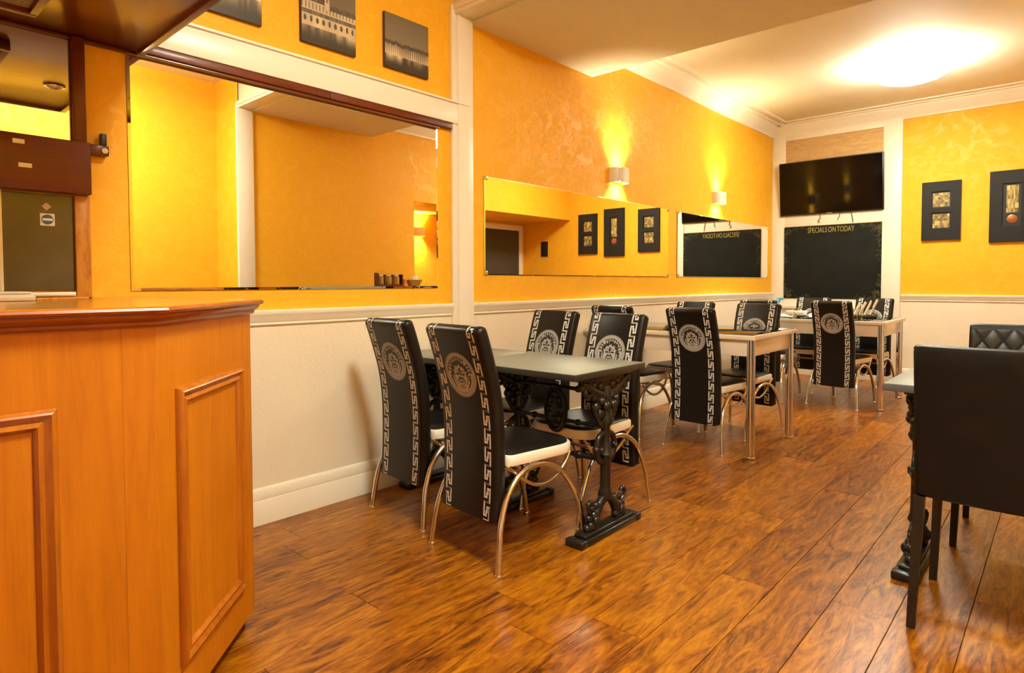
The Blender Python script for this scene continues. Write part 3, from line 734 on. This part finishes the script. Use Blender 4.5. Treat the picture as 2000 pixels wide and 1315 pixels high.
def ringstack(bm, layers):
    rings = [[bm.verts.new((x, y, z)) for x, y in seat_outline(8, sh)] for sh, z in layers]
    for A, B in zip(rings, rings[1:]):
        for k in range(len(A)): bm.faces.new((A[k], A[(k + 1) % len(A)], B[(k + 1) % len(A)], B[k]))
    bm.faces.new(rings[0][::-1]); bm.faces.new(rings[-1])
def build_chair_meshes():
    D = []
    D.append(('backrest', back_mesh(), None))
    D.append(('key_band', strip_mesh(-.128), 0)); D.append(('key_band', strip_mesh(.128), 0))
    for f in (False, True):
        D.append(('medallion', disc_mesh(f), 0)); D.append(('emblem', emblem_mesh(f), len(D) - 1))
    bm = BM(); ringstack(bm, [(.012, .412), (.002, .416), (0, .424), (0, .452), (.004, .459), (.012, .461)]); D.append(('seat_band', finish(bm, 'seat_band', 'white_vinyl'), None))
    bm = BM(); ringstack(bm, [(.010, .458), (.010, .464), (.016, .470), (.05, .478), (.10, .481)]); D.append(('seat_cushion', finish(bm, 'seat_cushion', 'leather'), None))
    for s in (-1, 1):
        p = [(.225, 0, 0), (.217, .012, .10), (.208, .030, .20), (.198, .075, .305), (.192, .150, .373), (.188, .235, .396), (.186, .32, .388), (.186, .41, .345), (.187, .49, .255), (.189, .545, .14), (.190, .572, 0)]
        bm = BM(); tube(bm, catmull([(s * a, b, c) for a, b, c in p], 5), .0125, 10); D.append(('leg_arch', finish(bm, 'leg_arch', 'chrome', angle=60), None))
        q = [(.170, .085, .418), (.172, .13, .392), (.173, .19, .345), (.173, .26, .308), (.173, .33, .298), (.173, .40, .318), (.172, .46, .365), (.168, .495, .410)]
        bm = BM(); tube(bm, catmull([(s * a, b, c) for a, b, c in q], 4), .009, 8); D.append(('side_brace', finish(bm, 'side_brace', 'chrome', angle=60), None))
        for yy in (0, .572):
            bm = BM(); xx = .225 if yy == 0 else .190; lathe(bm, [(.015, 0), (.0155, .010), (.013, .014)], 10, (s * xx, yy, 0)); D.append(('foot_cap', finish(bm, 'foot_cap', 'chrome'), len(D) - 2 if yy == 0 else len(D) - 3))
    for yy in (.16, .42):
        bm = BM(); tube(bm, [(-.186, yy, .404 if yy < .2 else .360), (.186, yy, .404 if yy < .2 else .360)], .008, 8); D.append(('cross_tube', finish(bm, 'cross_tube', 'chrome'), None))
    return D
CHM = build_chair_meshes()
def chair(x, y, deg, label):
    t = thing('dining_chair', label, 'chair', (x, y, 0), R(deg), 'black dining chairs with key pattern bands'); made = []
    for nm, me, par in CHM: made.append(put(nm, me, t if par is None else made[par]))
    return t
chair(-1.899, 1.790, -4.5, 'nearest black medallion chair, its tall back to the camera and white-edged seat showing')
chair(-2.478, 1.880, -3.7, 'black medallion chair beside the nearest one, its back closest to the cream wall')
chair(-2.40, 3.04, 175, 'black medallion chair across the slate table, on the wall side')
chair(-1.885, 2.955, 177.5, 'black medallion chair across the slate table, beside the cast iron end')
chair(-1.949, 4.038, -2.8, 'black medallion chair with its full back shown at the nearer white table')
chair(-2.60, 4.06, -2, 'black medallion chair at the nearer white table, half hidden behind the slate table chair')
chair(-2.53, 5.27, 176, 'black medallion chair on the far wall side of the nearer white table')
chair(-1.905, 5.115, 175, 'black medallion chair mirrored in the top of the nearer white table')
chair(-1.652, 6.317, -6, 'black medallion chair with its full back shown at the rear white table')
chair(-2.30, 6.25, -3, 'black medallion chair near the wall, between the two white tables')
chair(-2.17, 7.52, 178, 'black medallion chair under the chalkboard, behind the napkins on the left')
chair(-1.56, 7.52, 176, 'black medallion chair under the chalkboard, at the right end of the rear table')

# ------------------------------------------------------------------ cast iron pub tables with slate tops
def iron_end():
    """one ornate end frame in the y-z plane; returns list of (name, bmesh)"""
    out = []
    bm = BM()
    box(bm, -.045, .045, -.225, .225, 0, .030, .006); box(bm, -.032, .032, -.205, .205, .030, .046, .005)
    for s in (-1, 1): box(bm, -.048, .048, s * .232 - .022, s * .232 + .022, 0, .034, .006)
    out.append(('foot', bm))
    bm = BM()
    for s in (-1, 1):
        pts = catmull([(0, s * .105, .045), (0, s * .095, .085), (0, s * .07, .125), (0, s * .035, .155), (0, 0, .175)], 6)
        tube(bm, pts, [.027 - .006 * i / len(pts) for i in range(len(pts))], 8)
        for (a, c, r) in ((.125, .065, .028), (.100, .105, .028), (.138, .100, .020), (.080, .145, .022), (.115, .140, .017), (.150, .058, .020), (.088, .065, .022)): ball(bm, (0, s * a, c), r, (1, 1, .9), 8, 6)
        for dx in (-.02, .02): ball(bm, (dx, s * .11, .085), .020, (1, 1, 1.2), 8, 6)
        tube(bm, catmull([(0, s * .11, .11), (.008, s * .145, .135), (.010, s * .155, .165), (.006, s * .135, .178), (.004, s * .122, .162)], 5), .010, 6)
    out.append(('scroll_legs', bm))
    bm = BM()
    lathe(bm, [(.020, .150), (.036, .175), (.028, .20), (.026, .22), (.025, .345), (.030, .36), (.040, .372), (.030, .39), (.022, .42), (.022, .50), (.034, .515), (.040, .53), (.030, .55), (.026, .60), (.030, .66), (.02, .69)], 14)
    out.append(('column', bm))
    bm = BM()
    for s in (-1, 1):   # open oval curls either side of the column, leaf clusters above
        tube(bm, catmull([(0, s * .018, .33), (0, s * .055, .35), (0, s * .075, .40), (0, s * .058, .45), (0, s * .018, .47)], 6), .014, 8)
        tube(bm, catmull([(0, s * .03, .50), (.0, s * .06, .54), (0, s * .085, .585), (0, s * .060, .62), (0, s * .045, .59)], 6), .012, 8)
        for (a, c, r) in ((.075, .40, .020), (.045, .345, .018), (.05, .565, .028), (.080, .60, .024), (.06, .64, .026), (.03, .62, .026), (.095, .645, .018), (.04, .52, .018)): ball(bm, (0, s * a, c), r, (.9, 1, 1), 8, 6)
        for (dx, a, c, r) in ((.022, .03, .60, .022), (-.022, .03, .60, .022), (.018, .06, .40, .012), (-.018, .06, .40, .012), (.018, .06, .625, .018), (-.018, .06, .625, .018)): ball(bm, (dx, s * a, c), r, (1, 1, 1), 8, 6)
    out.append(('leaf_ornament', bm))
    bm = BM()
    for s in (-1, 1):   # spreading bracket carrying the top
        pts = catmull([(0, s * .02, .635), (0, s * .06, .655), (0, s * .105, .675), (0, s * .15, .70), (0, s * .20, .715)], 6)
        tube(bm, pts, [.026 - .010 * i / len(pts) for i in range(len(pts))], 8)
        tube(bm, catmull([(0, s * .10, .67), (0, s * .145, .655), (0, s * .17, .672), (0, s * .155, .695)], 6), .011, 8)
        for (a, c, r) in ((.11, .665, .020), (.165, .672, .016), (.19, .70, .020), (.05, .69, .022), (.10, .70, .020), (.145, .705, .016)): ball(bm, (0, s * a, c), r, (.9, 1, 1), 8, 6)
    box(bm, -.02, .02, -.22, .22, .728, .742, .004)
    box(bm, -.006, .006, -.15, .15, .69, .73)
    out.append(('bracket', bm))
    return [(n_, finish(b_m, n_, 'iron', angle=60)) for n_, b_m in out]
IRON = iron_end()
def pub_table(x0, x1, y0, y1, ex, ztop, label, edge='slate_edge'):
    cx, cy = (x0 + x1) / 2, (y0 + y1) / 2
    t = thing('pub_table', label, 'table', (cx, cy, 0), 0, 'cast iron pub tables'); hx, hy = (x1 - x0) / 2, (y1 - y0) / 2
    zt = ztop - .742
    tp = boxobj('table_top', (-hx, hx, -hy, hy, ztop - .030, ztop - .002), edge, t, .003)
    boxobj('top_surface', (-hx + .004, hx - .004, -hy + .004, hy - .004, ztop - .0025, ztop), 'slate', tp, .001)
    k = (ztop - .031) / .742
    for xx in ex:
        e = put('end_frame', None, t, (xx - cx, 0, 0))
        e.scale = (1, 1, k)
        for nm, me in IRON: put(nm, me, e)
    a, b = sorted(ex)
    for z, r in ((.66, .010), (.50, .010), (.345, .012)):
        bm = BM(); yy = -.028; tube(bm, [(a - cx, yy, z * k), (b - cx, yy, z * k)], r, 8)
        for q in range(1, 4): ball(bm, (a - cx + (b - a) * q / 4, yy, z * k), r * 1.7, (1.3, 1, 1), 8, 6)
        obj('stretcher', bm, 'iron', t)
    bm = BM(); xm = (a + b) / 2 - cx    # oval plaque hanging between the rails
    tube(bm, [(xm + .062 * math.cos(2 * math.pi * q / 28), -.028, .545 * k + .105 * math.sin(2 * math.pi * q / 28)) for q in range(28)], .011, 8, closed=True)
    ball(bm, (xm, -.028, .545 * k), .05, (1.1, .18, 1.9), 16, 10)
    for q in range(6): ball(bm, (xm + .032 * math.cos(q * 1.05), -.036, .545 * k + .055 * math.sin(q * 1.05)), .016, (1, .6, 1.2), 8, 6)
    obj('hanging_plaque', bm, 'iron', t)
    return t
pub_table(-2.308, -1.575, 2.150, 2.745, (-1.615, -2.165), .782, 'slate topped cast iron table between the four nearest medallion chairs')
pub_table(-2.895, -2.312, 2.150, 2.745, (-2.44, -2.82), .780, 'slate topped cast iron table pushed against the cream wall')
pub_table(-.545, .085, 2.79, 3.33, (-.46, .02), .782, 'grey topped cast iron table behind the plain black chair', 'grey_edge')

# ------------------------------------------------------------------ white tables with chrome legs
def white_table(x0, x1, y0, y1, zt, label):
    cx, cy = (x0 + x1) / 2, (y0 + y1) / 2; hx, hy = (x1 - x0) / 2, (y1 - y0) / 2
    t = thing('dining_table', label, 'table', (cx, cy, 0), 0, 'white tables with chrome legs')
    tp = boxobj('table_top', (-hx, hx, -hy, hy, zt - .034, zt - .003), 'gloss_white', t, .004)
    boxobj('glass_inlay', (-hx + .022, hx - .022, -hy + .022, hy - .022, zt - .0035, zt), 'black_glass', tp, .001)
    q = .05
    for b in ((-hx + q, hx - q, -hy + .03, -hy + .05), (-hx + q, hx - q, hy - .05, hy - .03), (-hx + .03, -hx + .05, -hy + q, hy - q), (hx - .05, hx - .03, -hy + q, hy - q)):
        boxobj('apron', (*b, zt - .145, zt - .0345), 'gloss_white', t, .002)
    for sx in (-1, 1):
        for sy in (-1, 1):
            bm = BM(); lathe(bm, [(.030, 0), (.034, .004), (.034, .012), (.029, .018), (.028, zt - .036)], 20)
            put('leg', finish(bm, 'leg', 'chrome', angle=30), t, (sx * (hx - .042), sy * (hy - .045), 0))
    return t
white_table(-2.895, -1.525, 4.065, 4.915, .832, 'nearer white table with chrome legs and dark glass top')
white_table(-2.60, -1.235, 6.41, 7.335, .822, 'rear white table with chrome legs under the chalkboard')

# things on the rear and middle tables
def tumbler(x, y, z, label, h=.10):
    bm = BM(); lathe(bm, [(.024, 0), (.032, h), (.030, h), (.023, .008), (.002, .007)], 18); obj('tumbler', bm, 'glass', loc=(x, y, z), label=label, cat='glass', group='tumblers on the rear table')
tumbler(-1.60, 6.72, .822, 'clear glass tumbler beside the folded napkins on the rear table')
tumbler(-1.50, 6.66, .822, 'clear glass tumbler nearest the right corner of the rear table')
tumbler(-2.07, 6.60, .822, 'clear glass tumbler left of the full-backed chair on the rear table')
def napkin(x, y, z, rz, label, m='cloth', s=1.0, tall=.07):
    bm = BM(); n = 10; V = []
    rnd = random.Random(int(abs(x * 1000)))
    for j in range(n + 1):
        V.append([bm.verts.new(((i / n - .5) * .26 * s, (j / n - .5) * .16 * s, .006 + tall * max(0, 1 - abs(i / n - .5) * 2.1) * (.6 + .5 * math.sin(j * 1.1 + i * .7) ** 2) * (0.25 + rnd.random() * .3 + .5 * math.sin(math.pi * j / n)))) for i in range(n + 1)])
    for j in range(n):
        for i in range(n): bm.faces.new((V[j][i], V[j][i + 1], V[j + 1][i + 1], V[j + 1][i]))
    r = bmesh.ops.extrude_face_region(bm, geom=bm.faces[:]); 
    bmesh.ops.translate(bm, vec=(0, 0, -.004), verts=[v for v in r['geom'] if isinstance(v, bmesh.types.BMVert)])
    obj('napkin', bm, m, loc=(x, y, z), rot=(0, 0, R(rz)), label=label, cat='napkin', group='napkins on the rear table')
napkin(-1.80, 6.80, .822, 20, 'crumpled cream napkin at the right of the rear table', tall=.12)
napkin(-1.88, 6.62, .822, -25, 'small flat white napkin near the front edge of the rear table', 'paper_white', .7, .03)
napkin(-2.20, 6.62, .822, 10, 'white paper napkin at the left of the rear table', 'paper_white', .9, .03)
napkin(-1.98, 7.02, .822, 40, 'pale stacked napkins under the chalkboard on the rear table', 'paper_white', .8, .08)
cd2 = thing('cutlery_caddy', 'dark caddy of wrapped cutlery at the right of the rear table', 'caddy', (-1.52, 6.90, .822), R(15))
boxobj('tray', (-.11, .11, -.055, .055, 0, .03), 'plastic', cd2, .004)
for k in range(4):
    bm = BM(); tube(bm, [(-.08 + k * .045, 0, .035), (-.03 + k * .05, .02, .15 + .012 * k)], .012, 8); obj('rolled_napkin', bm, 'cloth', cd2)
bm = BM(); tube(bm, [(.07, 0, .03), (.075, 0, .20)], .004, 6); obj('pen', bm, 'plastic', cd2)
sp = thing('spray_bottle', 'small bottle with a bright blue cap on the rear table', 'bottle', (-2.30, 6.78, .822))
bm = BM(); lathe(bm, [(.030, 0), (.032, .01), (.032, .10), (.014, .13), (.014, .145)], 16); obj('bottle_body', bm, 'paper_white', sp)
bm = BM(); lathe(bm, [(.018, .145), (.019, .175), (.012, .185)], 14); box(bm, -.014, .05, -.012, .012, .175, .20, .004); obj('cap', bm, 'cyan', sp)
def tent(x, y, z, rz, label):
    bm = BM(); a = [(-.03, 0), (.03, 0), (.0, .035)]
    vs = [[bm.verts.new((px, yy, pz)) for px, pz in a] for yy in (-.03, .03)]
    bm.faces.new(vs[0][::-1]); bm.faces.new(vs[1])
    for i in range(3): bm.faces.new((vs[0][i], vs[0][(i + 1) % 3], vs[1][(i + 1) % 3], vs[1][i]))
    obj('table_sign', bm, 'plastic', loc=(x, y, z), rot=(0, 0, R(rz)), label=label, cat='sign', group='small black tent signs', smooth=False)
tent(-2.20, 4.16, .832, 50, 'small black tent sign on the nearer white table')
tent(-2.02, 6.47, .822, 50, 'small black tent sign on the rear white table')
sb2 = thing('serving_board', 'dark flat tray on the rear table behind the tumbler', 'tray', (-2.14, 6.85, .822))
boxobj('tray_base', (-.10, .10, -.07, .07, 0, .012), 'plastic', sb2, .003); boxobj('tray_stack', (-.09, .09, -.06, .06, .0125, .06), 'paper_white', sb2, .006)

# ------------------------------------------------------------------ plain black chairs by the right hand table
def plain_chair(x, y, deg, label, quilted):
    t = thing('side_chair', label, 'chair', (x, y, 0), R(deg), 'plain black chairs')
    hw = .214
    bm = BM(); rows = []
    prof = [(.452, .012), (.46, .0), (.60, -.012), (.75, -.030), (.90, -.052), (.955, -.060), (.968, -.056), (.973, -.040), (.968, -.024), (.955, -.016), (.90, -.006), (.75, .016), (.60, .034), (.46, .046), (.452, .034)]
    xs = [-hw, -hw + .006, -hw + .02] + [-.16 + .04 * k for k in range(9)] + [hw - .02, hw - .006, hw]
    for i, xx in enumerate(xs):
        e = .010 if i in (0, len(xs) - 1) else (.003 if i in (1, len(xs) - 2) else 0)
        bow = -.022 * (1 - (xx / hw) ** 2)
        rows.append([bm.verts.new((xx, py + bow + (e if k < 7 else -e), pz - (e if 5 <= k <= 9 else 0) + (e if k in (0, 1, 13, 14) else 0))) for k, (pz, py) in enumerate(prof)])
    n = len(prof)
    for A, B in zip(rows, rows[1:]):
        for k in range(n): bm.faces.new((A[k], A[(k + 1) % n], B[(k + 1) % n], B[k]))
    bm.faces.new(rows[0][::-1]); bm.faces.new(rows[-1])
    bk = obj('backrest', bm, 'leather2', t)
    if quilted:   # diamond stitched front: pale pads with dark seams between
        cw, ch = .0805, .112; base = .48
        def fpt(u, z, h):
            f = (z - .47) / (.955 - .47); yy = .046 + (-.016 - .046) * f + .004 * math.sin(math.pi * f)
            return Vector((u, yy - .022 * (1 - (u / hw) ** 2) + h, z))
        nx = 6
        for j in range(-1, 9):
            for i in range(-nx, nx + 1):
                if (i + j) % 2: continue
                u0, z0 = i * cw / 2 * 1.0, .952 - j * ch / 2
                q = .88; pts = [(u0, z0 + ch / 2 * q), (u0 + cw / 2 * q, z0), (u0, z0 - ch / 2 * q), (u0 - cw / 2 * q, z0)]
                if any(abs(p[0]) > hw - .012 or p[1] > .952 or p[1] < .48 for p in pts):
                    # clipped half diamonds along the border
                    poly = pts
                    def clip(poly, f):
                        o = []
                        for a, b in zip(poly, poly[1:] + poly[:1]):
                            fa, fb = f(a), f(b)
                            if fa >= 0: o.append(a)
                            if (fa >= 0) != (fb >= 0):
                                tt = fa / (fa - fb); o.append((a[0] + (b[0] - a[0]) * tt, a[1] + (b[1] - a[1]) * tt))
                        return o
                    for f in (lambda p: hw - .012 - p[0], lambda p: p[0] + hw - .012, lambda p: .950 - p[1], lambda p: p[1] - .482):
                        poly = clip(poly, f) if poly else poly
                    pts = poly
                    if len(pts) < 3: continue
                bm = BM(); c = Vector((sum(p[0] for p in pts) / len(pts), sum(p[1] for p in pts) / len(pts)))
                A = [bm.verts.new(fpt(p[0], p[1], .0005)) for p in pts]; B = [bm.verts.new(fpt(c.x + (p[0] - c.x) * .62, c.y + (p[1] - c.y) * .62, .006)) for p in pts]
                for k in range(len(pts)): bm.faces.new((A[k], A[(k + 1) % len(pts)], B[(k + 1) % len(pts)], B[k]))
                bm.faces.new(B); obj('quilted_pad', bm, 'quilt', bk)
    bm = BM(); box(bm, -.212, .212, .03, .47, .445, .495, .018, 3); obj('seat', bm, 'leather2', t)
    for sx in (-1, 1):
        for yy, sp_ in ((-.012, -.004), (.44, .004)):
            bm = BM(); r0, r1 = .0125, .016; zz = .453 if yy < 0 else .45
            a = [bm.verts.new((sx * .212 + ax * r0, yy + sp_ + ay * r0, 0)) for ax, ay in ((-1, -1), (1, -1), (1, 1), (-1, 1))]
            b = [bm.verts.new((sx * .197 + ax * r1, yy + ay * r1 + (.018 if yy < 0 else 0), zz)) for ax, ay in ((-1, -1), (1, -1), (1, 1), (-1, 1))]
            bm.faces.new(a[::-1]); bm.faces.new(b)
            for k in range(4): bm.faces.new((a[k], a[(k + 1) % 4], b[(k + 1) % 4], b[k]))
            obj('leg', bm, 'iron', t, smooth=False)
    return t
plain_chair(-.170, 2.475, 0, 'plain black leather chair with its broad back to the camera', False)
plain_chair(-.155, 3.79, 180, 'black chair with a diamond quilted backrest behind the grey topped table', True)

# ------------------------------------------------------------------ sideboard on the right wall, seen in the bar mirror
sd = thing('sideboard', 'low oak sideboard against the right wall, its objects seen in the bar mirror', 'sideboard', (XR - .15, 4.65, 0))
boxobj('carcass', (-.13, .14, -.38, .38, .06, 1.115), 'oakdark', sd, .004); boxobj('top', (-.145, .145, -.395, .395, 1.115, 1.14), 'oaktop', sd, .004); boxobj('plinth', (-.10, .13, -.36, .36, 0, .06), 'darkred', sd)
for s in (-1, 1):
    dd = boxobj('door', (-.148, -.131, s * .19 - .18, s * .19 + .18, .08, 1.095), 'oak', sd, .003)
    bm = BM(); lathe(bm, [(.005, 0), (.006, .012), (.014, .02), (.012, .03), (.003, .033)], 12); put('knob', finish(bm, 'knob', 'chrome'), dd, (-.148, s * .03, .6), (0, R(-90), 0))
cr = thing('jar_crate', 'dark wooden crate holding metal topped jars on the sideboard', 'crate', (XR - .15, 4.50, 1.14))
for b in ((-.06, .06, -.21, -.15, 0, .165), (-.06, .06, .20, .21, 0, .15), (-.06, -.05, -.15, .20, 0, .03), (.05, .06, -.15, .20, 0, .15), (-.05, .05, -.15, .20, 0, .01)): boxobj('slat', b, 'darkred', cr)
for k in range(3):
    bm = BM(); lathe(bm, [(.046, .012), (.049, .02), (.049, .115), (.040, .125)], 16, (0, -.092 + k * .117, 0)); j = obj('jar', bm, 'basket', cr)
    bm = BM(); lathe(bm, [(.048, .125), (.049, .145), (.044, .149)], 16, (0, -.092 + k * .117, 0)); obj('lid', bm, 'chrome', j)
bm = BM(); lathe(bm, [(.028, 0), (.036, .085), (.038, .09), (.034, .09), (.026, .006), (.002, .005)], 18); obj('paper_cup', bm, 'terracotta', loc=(XR - .15, 4.77, 1.14), label='small orange cup on the sideboard beside the jar crate', cat='cup')
bs = thing('napkin_basket', 'brass coloured basket of folded white napkins on the sideboard', 'basket', (XR - .15, 4.93, 1.14))
bm = BM(); lathe(bm, [(.065, 0), (.10, .07), (.105, .085), (.10, .085), (.062, .008), (.002, .006)], 22); obj('bowl', bm, 'basket', bs)
for k, (dx, dy) in enumerate(((-.03, -.04), (.02, .04), (-.01, .01))):
    bm = BM(); box(bm, dx - .03, dx + .03, dy - .018, dy + .018, .03, .125 + .008 * k, .01); obj('folded_napkin', bm, 'paper_white', bs)
